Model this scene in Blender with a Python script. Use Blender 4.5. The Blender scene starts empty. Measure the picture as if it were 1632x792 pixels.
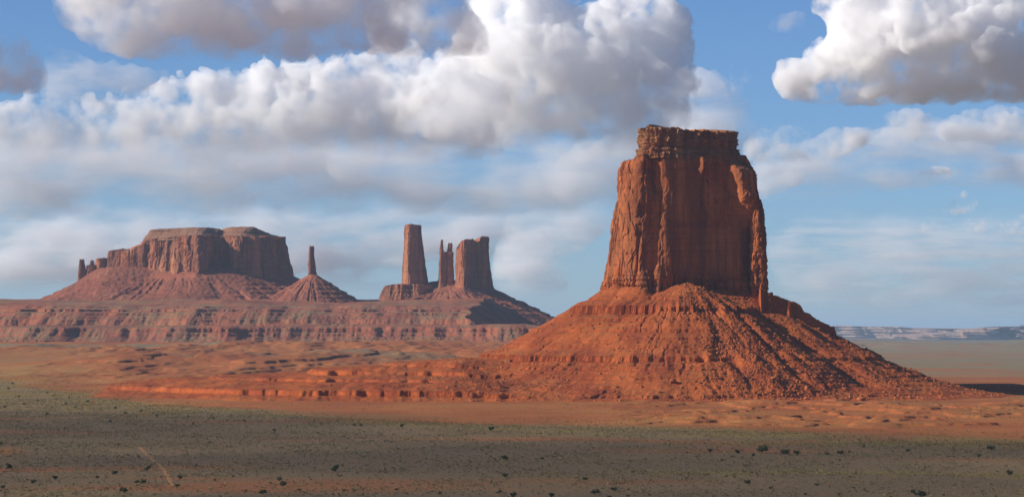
import bpy, bmesh, math, random
import numpy as np
from mathutils import Vector

S = bpy.context.scene
C = S.collection

# ---------------------------------------------------------------- camera
F = 4628.0          # focal length in pixels of a 1632 wide frame
H = 75.0            # eye height above the valley floor
HR = 528.0          # row of the true horizon
cam = bpy.data.cameras.new('camera')
cam_ob = bpy.data.objects.new('camera', cam)
C.objects.link(cam_ob)
cam.sensor_width = 36
cam.lens = 18 / math.tan(math.radians(10))
cam.shift_y = 132 / 1632
cam.clip_start = 1
cam.clip_end = 400000
cam_ob.location = (0, 0, H)
cam_ob.rotation_euler = (math.pi / 2, 0, 0)
S.camera = cam_ob

# ---------------------------------------------------------------- light
EL = math.radians(25)
AZ = math.radians(-101)         # from +Y, clockwise: the sun stands left and a little behind the camera
SUN = Vector((math.sin(AZ) * math.cos(EL), math.cos(AZ) * math.cos(EL), math.sin(EL)))
world = bpy.data.worlds.new('World')
S.world = world
world.use_nodes = True
wnt = world.node_tree
bg = wnt.nodes['Background']
sky = wnt.nodes.new('ShaderNodeTexSky')
sky.sky_type = 'NISHITA'
sky.sun_disc = False
sky.sun_elevation = EL
sky.sun_rotation = AZ
sky.altitude = 1700
sky.air_density = 1.0
sky.dust_density = 0.3
sky.ozone_density = 3.0
tint = wnt.nodes.new('ShaderNodeMix')
tint.data_type = 'RGBA'; tint.blend_type = 'MULTIPLY'
tint.inputs['Factor'].default_value = 1
tint.inputs['B'].default_value = (.66, .86, 1.2, 1)           # clear, dry desert air: a deeper blue
wnt.links.new(sky.outputs[0], tint.inputs['A'])
wnt.links.new(tint.outputs['Result'], bg.inputs[0])
bg.inputs[1].default_value = 0.07
sl = bpy.data.lights.new('sun', 'SUN')
sl.energy = 4.5
sl.angle = math.radians(0.5)
sl.color = (1.0, 0.91, 0.78)
sun_ob = bpy.data.objects.new('sun', sl)
C.objects.link(sun_ob)
sun_ob.rotation_euler = SUN.to_track_quat('Z', 'Y').to_euler()
vs = S.view_settings
vs.view_transform = 'Standard'
vs.look = 'None'
vs.exposure = 0.4
vs.gamma = 1.0
S.cycles.use_denoising = True
S.cycles.max_bounces = 32
S.cycles.diffuse_bounces = 3
S.cycles.volume_bounces = 28
S.cycles.volume_step_rate = 0.14


# ---------------------------------------------------------------- noise
def _perm(seed):
    p = np.random.default_rng(seed).permutation(256)
    return np.concatenate([p, p])


def perlin(x, y, z=None, seed=0):
    p = _perm(seed)
    x = np.asarray(x, float); y = np.asarray(y, float)
    if z is None:
        x, y = np.broadcast_arrays(x, y)
        xi = np.floor(x).astype(int); yi = np.floor(y).astype(int)
        xf = x - xi; yf = y - yi
        u = xf ** 3 * (xf * (xf * 6 - 15) + 10); v = yf ** 3 * (yf * (yf * 6 - 15) + 10)
        ang = np.arange(256) * (2 * np.pi / 256)
        gx, gy = np.cos(ang), np.sin(ang)
        def g(i, j):
            h = p[p[(xi + i) & 255] + ((yi + j) & 255)]
            return gx[h] * (xf - i) + gy[h] * (yf - j)
        a = g(0, 0) + u * (g(1, 0) - g(0, 0)); b = g(0, 1) + u * (g(1, 1) - g(0, 1))
        return (a + v * (b - a)) * 1.4
    x, y, z = np.broadcast_arrays(x, y, np.asarray(z, float))
    xi = np.floor(x).astype(int); yi = np.floor(y).astype(int); zi = np.floor(z).astype(int)
    xf = x - xi; yf = y - yi; zf = z - zi
    f = lambda t: t ** 3 * (t * (t * 6 - 15) + 10)
    u, v, w = f(xf), f(yf), f(zf)
    G = np.random.default_rng(77).normal(size=(256, 3)); G /= np.linalg.norm(G, axis=1, keepdims=True)
    def g(i, j, k):
        h = p[p[p[(xi + i) & 255] + ((yi + j) & 255)] + ((zi + k) & 255)]
        q = G[h]
        return q[..., 0] * (xf - i) + q[..., 1] * (yf - j) + q[..., 2] * (zf - k)
    L = lambda a, b, t: a + t * (b - a)
    return L(L(L(g(0, 0, 0), g(1, 0, 0), u), L(g(0, 1, 0), g(1, 1, 0), u), v),
             L(L(g(0, 0, 1), g(1, 0, 1), u), L(g(0, 1, 1), g(1, 1, 1), u), v), w) * 1.5


def fbm(x, y, z=None, o=4, seed=0, gain=.5):
    s = 0; a = 1.0; n = 0
    for i in range(o):
        k = 2.03 ** i
        s = s + a * perlin(x * k + 11.3 * i, y * k + 5.7 * i, None if z is None else z * k + 3.1 * i, seed + i)
        n += a; a *= gain
    return s / n * 1.3


def ridged(x, y, z=None, o=3, seed=0):
    s = 0; a = 1.0; n = 0
    for i in range(o):
        k = 2.1 ** i
        s = s + a * (1 - np.abs(perlin(x * k, y * k, None if z is None else z * k, seed + i)) * 1.6); n += a; a *= .5
    return s / n


def sst(a, b, x):
    t = np.clip((x - a) / (b - a), 0, 1)
    return t * t * (3 - 2 * t)


# ---------------------------------------------------------------- objects
def mesh_from(name, V, Fc, mat=None, smooth=False):
    me = bpy.data.meshes.new(name)
    Fc = np.asarray(Fc)
    n = Fc.shape[1]
    me.vertices.add(len(V)); me.vertices.foreach_set('co', np.asarray(V, np.float32).ravel())
    me.loops.add(Fc.size); me.loops.foreach_set('vertex_index', Fc.astype(np.int32).ravel())
    me.polygons.add(len(Fc)); me.polygons.foreach_set('loop_start', np.arange(0, Fc.size, n, dtype=np.int32))
    me.polygons.foreach_set('use_smooth', np.full(len(Fc), smooth, bool))
    me.update(calc_edges=True)
    me.validate()
    if mat: me.materials.append(mat)
    return me


def tag(o, label=None, cat=None, group=None, kind=None):
    if label: o['label'] = label
    if cat: o['category'] = cat
    if group: o['group'] = group
    if kind: o['kind'] = kind
    return o


def thing(name, label, cat, loc, group=None):
    o = bpy.data.objects.new(name, None)
    o.location = loc
    C.objects.link(o)
    return tag(o, label, cat, group)


def obj(name, me, parent=None):
    o = bpy.data.objects.new(name, me)
    C.objects.link(o)
    if parent is not None:
        me.transform(__import__('mathutils').Matrix.Translation(-parent.location))
        o.parent = parent
    return o


# ---------------------------------------------------------------- materials
def new_mat(name):
    m = bpy.data.materials.new(name)
    m.use_nodes = True
    nt = m.node_tree
    b = nt.nodes['Principled BSDF']
    b.inputs['Roughness'].default_value = .95
    b.inputs['Specular IOR Level'].default_value = .1
    return m, nt, b


def nd(nt, t, **kw):
    n = nt.nodes.new(t)
    for k, v in kw.items(): setattr(n, k, v)
    return n


def mixc(nt, fac, a, b):
    m = nd(nt, 'ShaderNodeMix', data_type='RGBA')
    for s, v in ((m.inputs['Factor'], fac), (m.inputs['A'], a), (m.inputs['B'], b)):
        if hasattr(v, 'is_linked') or hasattr(v, 'links'): nt.links.new(v, s)
        elif isinstance(v, (int, float)): s.default_value = v
        else: s.default_value = (*v, 1)
    return m.outputs['Result']


def noise(nt, scale, vec=(1, 1, 1), detail=5, rough=.55, dist=0):
    g = nd(nt, 'ShaderNodeNewGeometry')
    mp = nd(nt, 'ShaderNodeVectorMath', operation='MULTIPLY')
    nt.links.new(g.outputs['Position'], mp.inputs[0]); mp.inputs[1].default_value = vec
    n = nd(nt, 'ShaderNodeTexNoise')
    nt.links.new(mp.outputs[0], n.inputs['Vector'])
    n.inputs['Scale'].default_value = scale; n.inputs['Detail'].default_value = detail
    n.inputs['Roughness'].default_value = rough; n.inputs['Distortion'].default_value = dist
    return n.outputs[0]


def ramp(nt, v, a, b, lo=0., hi=1.):
    r = nd(nt, 'ShaderNodeMapRange', interpolation_type='SMOOTHSTEP')
    nt.links.new(v, r.inputs[0])
    for i, q in enumerate((a, b, lo, hi)): r.inputs[i + 1].default_value = q
    return r.outputs[0]


def mul(nt, a, b):
    m = nd(nt, 'ShaderNodeMath', operation='MULTIPLY')
    nt.links.new(a, m.inputs[0])
    if isinstance(b, (int, float)): m.inputs[1].default_value = b
    else: nt.links.new(b, m.inputs[1])
    return m.outputs[0]


def bump(nt, b, h, strength, dist):
    n = nd(nt, 'ShaderNodeBump')
    n.inputs['Strength'].default_value = strength; n.inputs['Distance'].default_value = dist
    nt.links.new(h, n.inputs['Height']); nt.links.new(n.outputs[0], b.inputs['Normal'])


def rock_mat(name, base, dark, pale, k=1.0, streak=.6, strata=.4, bd=1.0):
    """bare sandstone: k scales the pattern with the size of the cliff"""
    m, nt, b = new_mat(name)
    c = mixc(nt, ramp(nt, noise(nt, .018 * k, detail=8), .35, .68), base, pale)
    c = mixc(nt, mul(nt, ramp(nt, noise(nt, .06 * k, (1, 1, .06), 8, .65), .37, .57), streak), c, dark)
    c = mixc(nt, mul(nt, ramp(nt, noise(nt, .35 * k, (.03, .03, 1), 4, .6), .5, .66), strata), c, dark)
    c = mixc(nt, mul(nt, ramp(nt, noise(nt, .5 * k, detail=6), .55, .75), .35), c, pale)
    nt.links.new(c, b.inputs['Base Color'])
    bump(nt, b, noise(nt, .35 * k, (1, 1, .6), 9, .65), .8, bd / k)
    return m


def talus_mat(name, base, dark, scrub, k=1.0, green=.3, bd=1.2):
    m, nt, b = new_mat(name)
    c = mixc(nt, ramp(nt, noise(nt, .02 * k, detail=8), .35, .65), base, dark)
    c = mixc(nt, mul(nt, ramp(nt, noise(nt, .12 * k, (.06, .06, 1.2), 5, .6), .48, .66), .45), c, dark)
    g = nd(nt, 'ShaderNodeNewGeometry')
    sx = nd(nt, 'ShaderNodeSeparateXYZ'); nt.links.new(g.outputs['Normal'], sx.inputs[0])
    flat = ramp(nt, sx.outputs[2], .75, .97)
    sc = mul(nt, ramp(nt, noise(nt, .03 * k, detail=8, rough=.7), .45, .6), green)
    c = mixc(nt, mul(nt, sc, flat), c, scrub)
    c = mixc(nt, mul(nt, ramp(nt, noise(nt, .45 * k, detail=4, rough=.7), .56, .68), .45), c, (dark[0] * .6, dark[1] * .6, dark[2] * .6))
    nt.links.new(c, b.inputs['Base Color'])
    bump(nt, b, noise(nt, .4 * k, detail=8, rough=.7), .8, bd / k)
    return m


M = {}
M['butte_rock'] = rock_mat('red_sandstone', (.41, .11, .031), (.12, .047, .027), (.49, .16, .052), streak=.66)
M['butte_cap'] = rock_mat('caprock', (.34, .13, .052), (.13, .055, .03), (.44, .23, .105), streak=.3, strata=.7)
M['talus'] = talus_mat('red_talus', (.41, .104, .027), (.27, .062, .021), (.32, .16, .05))
M['mesa_rock'] = rock_mat('far_sandstone', (.36, .12, .055), (.14, .06, .04), (.44, .18, .085), k=.4, streak=.75)
M['mesa_cap'] = rock_mat('far_caprock', (.27, .13, .075), (.15, .08, .05), (.30, .17, .10), k=.4, streak=.2)
M['mesa_talus'] = talus_mat('far_talus', (.33, .11, .06), (.22, .075, .045), (.25, .17, .09), k=.4)
M['bench'] = talus_mat('bench_shale', (.38, .125, .06), (.25, .085, .05), (.25, .19, .09), k=.35, green=.6)


# ---------------------------------------------------------------- shape builders
def chaikin(P, r):
    P = np.asarray(P, float)
    for _ in range(r):
        Q = np.roll(P, -1, 0)
        P = np.stack([.75 * P + .25 * Q, .25 * P + .75 * Q], 1).reshape(-1, P.shape[1])
    return P


def cliff(base, top, z0, z1, ns, nz, disp, rounds=2, ease=1.0, cap_noise=1.0, seed=0):
    """A cliff-sided block: closed plans at foot and rim (counter-clockwise, start at the back).
    z0 / z1: numbers or functions of (x, y); disp(arc, z, x, y, t): metres outward."""
    BT = chaikin(np.concatenate([np.asarray(base, float), np.asarray(top, float)], 1), rounds)
    BT = np.concatenate([BT, BT[:1]])
    d = np.r_[0, np.cumsum(np.hypot(*np.diff(BT[:, :2], axis=0).T))]
    s = np.linspace(0, d[-1], ns, endpoint=False)
    R = np.stack([np.interp(s, d, BT[:, i]) for i in range(4)], 1)
    B, T = R[:, :2], R[:, 2:]
    tg = np.roll(B, -3, 0) - np.roll(B, 3, 0)
    N = np.stack([tg[:, 1], -tg[:, 0]], 1); N /= np.linalg.norm(N, axis=1, keepdims=True) + 1e-9
    zz0 = z0(B[:, 0], B[:, 1]) if callable(z0) else np.full(ns, float(z0))
    zz1 = z1(T[:, 0], T[:, 1], s) if callable(z1) else np.full(ns, float(z1))
    rows = []
    for j in range(nz):
        t = j / (nz - 1)
        e = t ** ease
        P = B + (T - B) * e
        z = zz0 + (zz1 - zz0) * t
        D = disp(s, z, P[:, 0], P[:, 1], t)
        rows.append(np.column_stack([P + N * D[:, None], z]))
    cen = rows[-1].mean(0)
    for q, dz in ((.97, .25), (.85, .6), (.6, .8), (.3, .8)):
        r = rows[nz - 1].copy()
        r[:, :2] = cen[:2] + (r[:, :2] - cen[:2]) * q
        r[:, 2] = r[:, 2] * q + cen[2] * (1 - q) + cap_noise * dz * (1 + fbm(r[:, 0] / 9, r[:, 1] / 9, o=3, seed=seed + 4))
        rows.append(r)
    nr = len(rows)
    V = np.concatenate(rows)
    i = np.arange(ns); i2 = (i + 1) % ns
    Fc = np.concatenate([np.stack([j * ns + i, j * ns + i2, (j + 1) * ns + i2, (j + 1) * ns + i], 1) for j in range(nr - 1)])
    return V, Fc


def rockdisp(amp, sc, seed, bed=.0, bed_h=6.0, slab=.6, crack=.6, fine=.14):
    """relief of a jointed sandstone wall: broad bays, flat slabs with sharp edges, broken cracks, fine roughness"""
    def f(s, z, x, y, t):
        u = s / sc
        D = fbm(u * .42, z / (sc * 9), o=3, seed=seed) * amp * 1.3
        q = fbm(u * .9 + .35 * fbm(u * 1.6, z / (sc * 1.6), o=2, seed=seed + 7), z / (sc * 3.2), o=3, seed=seed + 1)
        st = q * 5
        fr = st - np.floor(st)
        D = D + (np.floor(st) + sst(.78, 1, fr)) / 5 * amp * slab * 1.5
        on = sst(-.05, .3, fbm(u * .8 + 5, z / (sc * 4), o=2, seed=seed + 8))
        r = np.abs(perlin(u * .8 + .12 * fbm(u, z / (sc * 2), o=2, seed=seed + 9), z / (sc * 14) + 9, seed=seed + 2))
        D = D - amp * crack * on * np.exp(-(r / .035) ** 2)
        on = sst(0, .3, fbm(u * 1.3 + 9, z / (sc * 2.5), o=2, seed=seed + 10))
        r = np.abs(perlin(u * 2.3, z / (sc * 7) + 3, seed=seed + 3))
        D = D - amp * crack * .35 * on * np.exp(-(r / .06) ** 2)
        D = D + fbm(x / (sc * .45), y / (sc * .45), z / (sc * .8), o=5, seed=seed + 4, gain=.6) * amp * fine * 2.2
        if bed:
            b = fbm(z / bed_h, s / (sc * 8), o=3, seed=seed + 5, gain=.7)
            D = D + np.sign(b) * np.abs(b) ** .6 * amp * bed
        return D
    return f


def grid(x0, x1, y0, y1, step):
    xs = np.arange(x0, x1 + step / 2, step); ys = np.arange(y0, y1 + step / 2, step)
    X, Y = np.meshgrid(xs, ys)
    return X, Y


def hf_mesh(name, X, Y, Z, mat, keep=None, smooth=False):
    ny, nx = X.shape
    V = np.stack([X, Y, Z], -1).reshape(-1, 3)
    i = np.arange(nx * ny).reshape(ny, nx)
    Fc = np.stack([i[:-1, :-1], i[:-1, 1:], i[1:, 1:], i[1:, :-1]], -1).reshape(-1, 4)
    if keep is not None:
        k = keep.reshape(-1)[Fc].any(1)
        Fc = Fc[k]
        used = np.zeros(len(V), bool); used[Fc.ravel()] = True
        idx = np.cumsum(used) - 1
        V = V[used]; Fc = idx[Fc]
    return mesh_from(name, V, Fc, mat, smooth)


def inside(P, x, y):
    P = np.asarray(P, float); c = np.zeros(x.shape, bool)
    for (x0, y0), (x1, y1) in zip(P, np.roll(P, -1, 0)):
        if y0 == y1: continue
        c ^= ((y0 > y) != (y1 > y)) & (x < (x1 - x0) * (y - y0) / (y1 - y0) + x0)
    return c


def pdist(P, x, y, closed=True):
    P = np.asarray(P, float); d = np.full(x.shape, 1e9)
    Q = np.roll(P, -1, 0)
    for a, b in list(zip(P, Q))[:len(P) if closed else -1]:
        v = b - a
        t = np.clip(((x - a[0]) * v[0] + (y - a[1]) * v[1]) / (v @ v + 1e-9), 0, 1)
        d = np.minimum(d, np.hypot(x - a[0] - t * v[0], y - a[1] - t * v[1]))
    return d


def sdist(P, x, y):
    d = pdist(P, x, y)
    return np.where(inside(P, x, y), -d, d)


def terrace(z, ledges, m, w=.35):
    """turn a smooth slope into shelves: ledges = [(level, height)], m = how much, 0..1"""
    xs, ys = [-1e4], [-1e4]
    for L, h in sorted(ledges):
        xs += [L - 1.1 * h, L - w, L + w, L + 1.1 * h]
        ys += [L - 1.1 * h, L - h * .55, L + h * .45, L + 1.1 * h]
    xs.append(1e4); ys.append(1e4)
    for i in range(1, len(xs)):
        if xs[i] <= xs[i - 1]: xs[i] = xs[i - 1] + .05
        ys[i] = max(ys[i], ys[i - 1])
    return z + (np.interp(z, xs, ys) - z) * m


# ---------------------------------------------------------------- valley floor
def ground_z(x, y):
    r = np.hypot(x, y)
    z = 72.5 * np.exp(-r / 55)                                   # the bluff the photographer stands on
    a = x / np.maximum(y, 1)
    left = sst(.10, -.02, a) * (y > 0)
    z = z + left * 50 * sst(3600, 7000, y) * np.clip(1 - (y - 9000) / 6000, 0, 1)
    z = z + 1.2 * fbm(x / 210, y / 210, o=4, seed=11) * sst(300, 1200, r)
    # low red badlands between the valley and the far bench
    bl = sst(3700, 4300, y) * sst(6900, 6000, y) * sst(.09, .0, a) * sst(-.19, -.12, a + .04 * fbm(x / 900, y / 900, o=2, seed=5))
    n = fbm(x / 330, y / 900, o=5, seed=21, gain=.45) + .22
    q = np.clip(n + .08 + .22 * fbm(x / 90, y / 200, o=4, seed=23), 0, None) * 27
    q = terrace(q + .9 * fbm(x / 45, y / 90, o=3, seed=24), [(2.6, 2.4), (6, 3), (10, 3.6), (16, 4)], .95 * sst(-.6, .0, fbm(x / 200, y / 300, o=2, seed=25)), .35)
    q = q + .8 * fbm(x / 35, y / 60, o=3, seed=26) * sst(0, 2, q)
    z = z + bl * q
    # ledges in front of the butte, on the right
    fl = sst(2180, 2380, y) * sst(3120, 2950, y) * sst(.02, .07, a)
    n = .75 * fbm(x / 200 + .3, y / 330, o=5, seed=31, gain=.5) + .3 * fbm(x / 45, y / 80, o=3, seed=34) + .1 + .0003 * (y - 2500)
    q = terrace(np.clip(n, 0, None) * 12 + .4 * fbm(x / 14, y / 14, o=3, seed=33), [(1.5, 1.6), (4., 2.2), (7, 2.0)], np.ones_like(n), .15)
    z = z + fl * q
    # small scarps far out on the right
    fr = sst(12500, 14000, y) * sst(22000, 17000, y) * sst(.08, .12, a)
    n = fbm(x / 1500, y / 700, o=4, seed=41) + .1
    z = z + fr * terrace(np.clip(n, 0, None) * 45, [(8, 8), (22, 10)], np.ones_like(n), .5)
    # low shelf behind the butte on the right, lying in its shadow
    z = z + 11 * sst(3520, 3545, y + 8 * fbm(x / 40, x * 0, o=2, seed=44)) * sst(4300, 3900, y) * sst(430, 500, x) * sst(668, 618, x + .1 * (y - 3540))
    return z


def build_ground():
    rr = np.concatenate([np.geomspace(3, 1060, 50), np.arange(1080, 2000, 6), np.arange(2000, 3150, 2.6), np.arange(3150, 6200, 6.5),
                         np.arange(6200, 12000, 30), np.arange(12000, 20000, 50), np.geomspace(20000, 130000, 45)])
    aa = np.concatenate([np.linspace(-180, -14, 100, endpoint=False), np.linspace(-14, -11, 20, endpoint=False), np.linspace(-11, 11, 1000),
                         np.linspace(11, 14, 20)[1:], np.linspace(14, 180, 100)[1:]])
    A, R = np.meshgrid(np.radians(aa), rr)
    X = R * np.sin(A); Y = R * np.cos(A)
    Z = ground_z(X, Y)
    me = hf_mesh('ground', X, Y, Z, None, smooth=True)
    x, y = X.ravel(), Y.ravel()
    a = x / np.maximum(y, 1)
    px = 816 + F * a; row = HR + F * H / np.maximum(y, 1)
    wob = fbm(x / 260, y / 260, o=5, seed=51)
    wob2 = fbm(x / 70, y / 90, o=4, seed=52)
    # sage flat: everything in front of a wavering edge
    edge = np.interp(px, [-400, 0, 120, 250, 500, 800, 1100, 1400, 1632, 2000], [5200, 4200, 3500, 2950, 2560, 2330, 2190, 2080, 2010, 2010])
    sage = sst(150, -150, y - edge + 260 * wob) * (y > 0) + (y <= 0)
    rust = np.clip(sst(.12, .5, fbm(x / 330, y / 150, o=4, seed=53)), 0, 1) * .8
    sage = sage * (1 - rust * .75)
    wdt = np.interp(px, [0, 330], [800, 110])
    yel = np.exp(-((y - edge + 60 * wob + .6 * wdt) / wdt) ** 2) * sst(-.3, .2, wob2)
    patch = np.exp(-((px - 6) / 26) ** 2 - ((row - 719) / 6) ** 2)
    sage = sage * (1 - .9 * patch)
    stripe = np.exp(-((row - 757 + 6 * wob + (px - 1300) * -.004) / 6.) ** 2) * sst(760, 1000, px) * sst(-.2, .25, wob2)
    stripe += .7 * np.exp(-((row - 704 + 4 * wob) / 4.) ** 2) * sst(1080, 1200, px) * sst(-.2, .25, wob2)
    ochre = sst(-.14, -.18, a + .05 * wob) * sst(2700, 3000, y) * sst(6500, 4500, y)
    ochre = np.clip(ochre + patch + .55 * sst(.0, .5, fbm(x / 300, y / 160, o=4, seed=55)) * sst(2000, 2600, y) * sst(6200, 5000, y), 0, 1)
    green = sst(4300, 5600, y) * sst(-.05, .25, fbm(x / 1600, y / 900, o=4, seed=56) + .45 * (a > .1) + .1 * (a < -.14) - .1 * (np.abs(a) < .1))
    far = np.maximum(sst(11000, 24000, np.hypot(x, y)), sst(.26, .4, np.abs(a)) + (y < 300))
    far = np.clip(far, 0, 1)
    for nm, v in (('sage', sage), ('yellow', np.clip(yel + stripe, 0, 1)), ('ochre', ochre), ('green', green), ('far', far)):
        at = me.attributes.new(nm, 'FLOAT', 'POINT'); at.data.foreach_set('value', v.astype(np.float32))
    m, nt, b = new_mat('valley_floor')
    A_ = lambda n: (lambda q: (setattr(q, 'attribute_name', n), q.outputs['Fac'])[1])(nd(nt, 'ShaderNodeAttribute'))
    c = mixc(nt, ramp(nt, noise(nt, .008, (1, .5, 1), 8, .6), .35, .65), (.42, .15, .044), (.34, .10, .03))
    c = mixc(nt, mul(nt, A_('ochre'), ramp(nt, noise(nt, .02, detail=8, rough=.65), .32, .6)), c, (.36, .20, .06))
    c = mixc(nt, mul(nt, A_('green'), ramp(nt, noise(nt, .006, (1, .5, 1), 8, .65), .3, .55)), c, (.25, .205, .11))
    c = mixc(nt, mul(nt, A_('sage'), ramp(nt, noise(nt, .06, detail=8, rough=.7), .25, .5, .55, 1)), c, (.235, .16, .078))
    c = mixc(nt, mul(nt, A_('yellow'), ramp(nt, noise(nt, .09, detail=7, rough=.7), .38, .56)), c, (.29, .205, .055))
    c = mixc(nt, mul(nt, ramp(nt, noise(nt, .35, detail=3, rough=.6), .54, .64), .6), c, (.07, .06, .03))
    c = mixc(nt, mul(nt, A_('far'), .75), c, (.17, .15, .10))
    g = nd(nt, 'ShaderNodeNewGeometry'); sx = nd(nt, 'ShaderNodeSeparateXYZ'); nt.links.new(g.outputs['True Normal'], sx.inputs[0])
    c = mixc(nt, mul(nt, ramp(nt, sx.outputs[2], .97, .8), .85), c, (.33, .095, .036))
    nt.links.new(c, b.inputs['Base Color'])
    bump(nt, b, noise(nt, .25, detail=7, rough=.7), .6, 1.5)
    me.materials.append(m)
    tag(obj('ground', me), 'desert valley floor of red sand and sage', 'ground', kind='structure')


build_ground()


# ---------------------------------------------------------------- the near butte
BX, BY = 200.0, 3400.0
butte = thing('butte', 'huge red sandstone butte with a flat layered cap, nearest and tallest in the valley', 'butte', (BX, BY, 0))
rel = lambda P: [(x + BX, y + BY) for x, y in P]
FOOT = [(-25, 104), (-72, 84), (-97, 42), (-86, -8), (-66, -42), (-48, -50), (-37, -40), (-28, -45), (8, -31), (50, -15), (92, 2), (98, 40), (78, 98), (30, 110)]
RIM = [(-20, 76), (-52, 62), (-75, 32), (-70, -3), (-62, -24), (-44, -32), (-35, -23), (-26, -30), (2, -21), (34, -9), (74, 4), (80, 34), (54, 70), (22, 82)]


def butte_disp():
    base = rockdisp(6.5, 27, 3, bed=.0, slab=.7, crack=.6, fine=.14)
    def f(s, z, x, y, t):
        D = base(s, z, x, y, t)
        rx = x - BX
        front = (y - BY) < 30
        D = D * (1 - .62 * front * sst(-30, -18, rx) * sst(108, 90, rx))
        # thin beds at the foot of the wall
        low = sst(150, 128, z)
        b = fbm(z / 5.0, s / 90, o=3, seed=91, gain=.7)
        D = D + low * (np.sign(b) * np.abs(b) ** .5 * 1.8 + 2.0 * np.sign(perlin(s / 5, z / 40, seed=17)) * .5)
        # the leaning flake that catches the sun on the shaded wall
        uL = 44 + (268 - z) / 73 * 22
        h = 21 * np.clip((z - 186) / 45, 0, 1) * sst(276, 262, z)
        w = np.where(rx < uL + 11, sst(uL, uL + 11, rx), 1 - .9 * sst(uL + 11, uL + 42, rx))
        D = D + (h * w + 1.2 * np.floor(3 * fbm(x / 9, y / 9, z / 14, o=3, seed=19)) * (h > 4)) * front * (rx > 20)
        h = 9 * np.clip((z - 251) / 12, 0, 1) * sst(283, 277, z)
        w = np.exp(-((rx - 20) / 4.5) ** 2)
        D = D + h * w * front * (rx > 0)
        # hollow in the upper middle of the wall
        D = D - 4 * np.exp(-((rx - 12) / 22) ** 2) * np.exp(-((z - 185) / 60) ** 2) * front
        D = D - 3.5 * sst(.955, 1, t)
        return D
    return f


V, Fc = cliff(rel(FOOT), rel(RIM), 96, lambda x, y, s: 281 + 2.2 * fbm(s / 18, s * 0, o=3, seed=8) - 7 * sst(-46, -64, x - BX), 1500, 300, butte_disp(), rounds=2, ease=1.0)
obj('cliff', mesh_from('cliff', V, Fc, M['butte_rock']), butte)
# layered cap
CF = [(-18, 62), (-42, 52), (-52, 24), (-49, -8), (-40, -26), (-10, -24), (30, -4), (62, 8), (67, 30), (48, 60), (18, 70)]
CR = [(-18, 60), (-40, 50), (-51, 22), (-47, -10), (-38, -27), (-8, -24), (30, -5), (60, 6), (65, 30), (46, 58), (18, 68)]


def cap_disp(s, z, x, y, t):
    q = rockdisp(3.4, 9, 61, slab=.9, crack=.6, fine=.4)(s, z, x, y, t)
    k = np.interp(z, [279, 284, 288, 289, 293, 294, 300, 301, 307, 308.5, 312, 316], [4, 1.5, 1.5, -1.0, -.8, .6, .9, -.4, -.2, 1.2, .8, -2])
    b = np.sign(fbm(z / 2.6, s / 22, o=2, seed=66)) * .6
    return q + k + b


V, Fc = cliff(rel(CF), rel(CR), 276, lambda x, y, s: 310 + 1.8 * np.floor(2.5 * fbm(s / 14, s * 0, o=3, seed=67)) + 4 * np.exp(-((x - BX + 38) / 9) ** 2), 1100, 110, cap_disp, rounds=2, cap_noise=1.5)
obj('cap_rock', mesh_from('cap_rock', V, Fc, M['butte_cap']), butte)
# the thin spire leaning on the right corner
SF = [(93, 11), (81, 9), (77, -1), (80, -12), (90, -15), (101, -9), (104, 3)]
SR = [(92, 4), (84, 3), (80, -3), (82, -9), (87, -11), (92, -8), (94, -1)]
def spire_disp(s, z, x, y, t):
    D = rockdisp(2.4, 7, 71, bed=.5, bed_h=8, slab=.9, crack=.5, fine=.35)(s, z, x, y, t)
    return D * (1 - .5 * t) - 2.2 * sst(.95, 1.0, t) + 1.6 * sst(.2, .75, t) * sst(1, .85, t)
V, Fc = cliff(rel(SF), rel(SR), 90, 229, 260, 190, spire_disp, rounds=2, ease=.8, cap_noise=.6)
obj('spire', mesh_from('spire', V, Fc, M['butte_rock']), butte)


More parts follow.
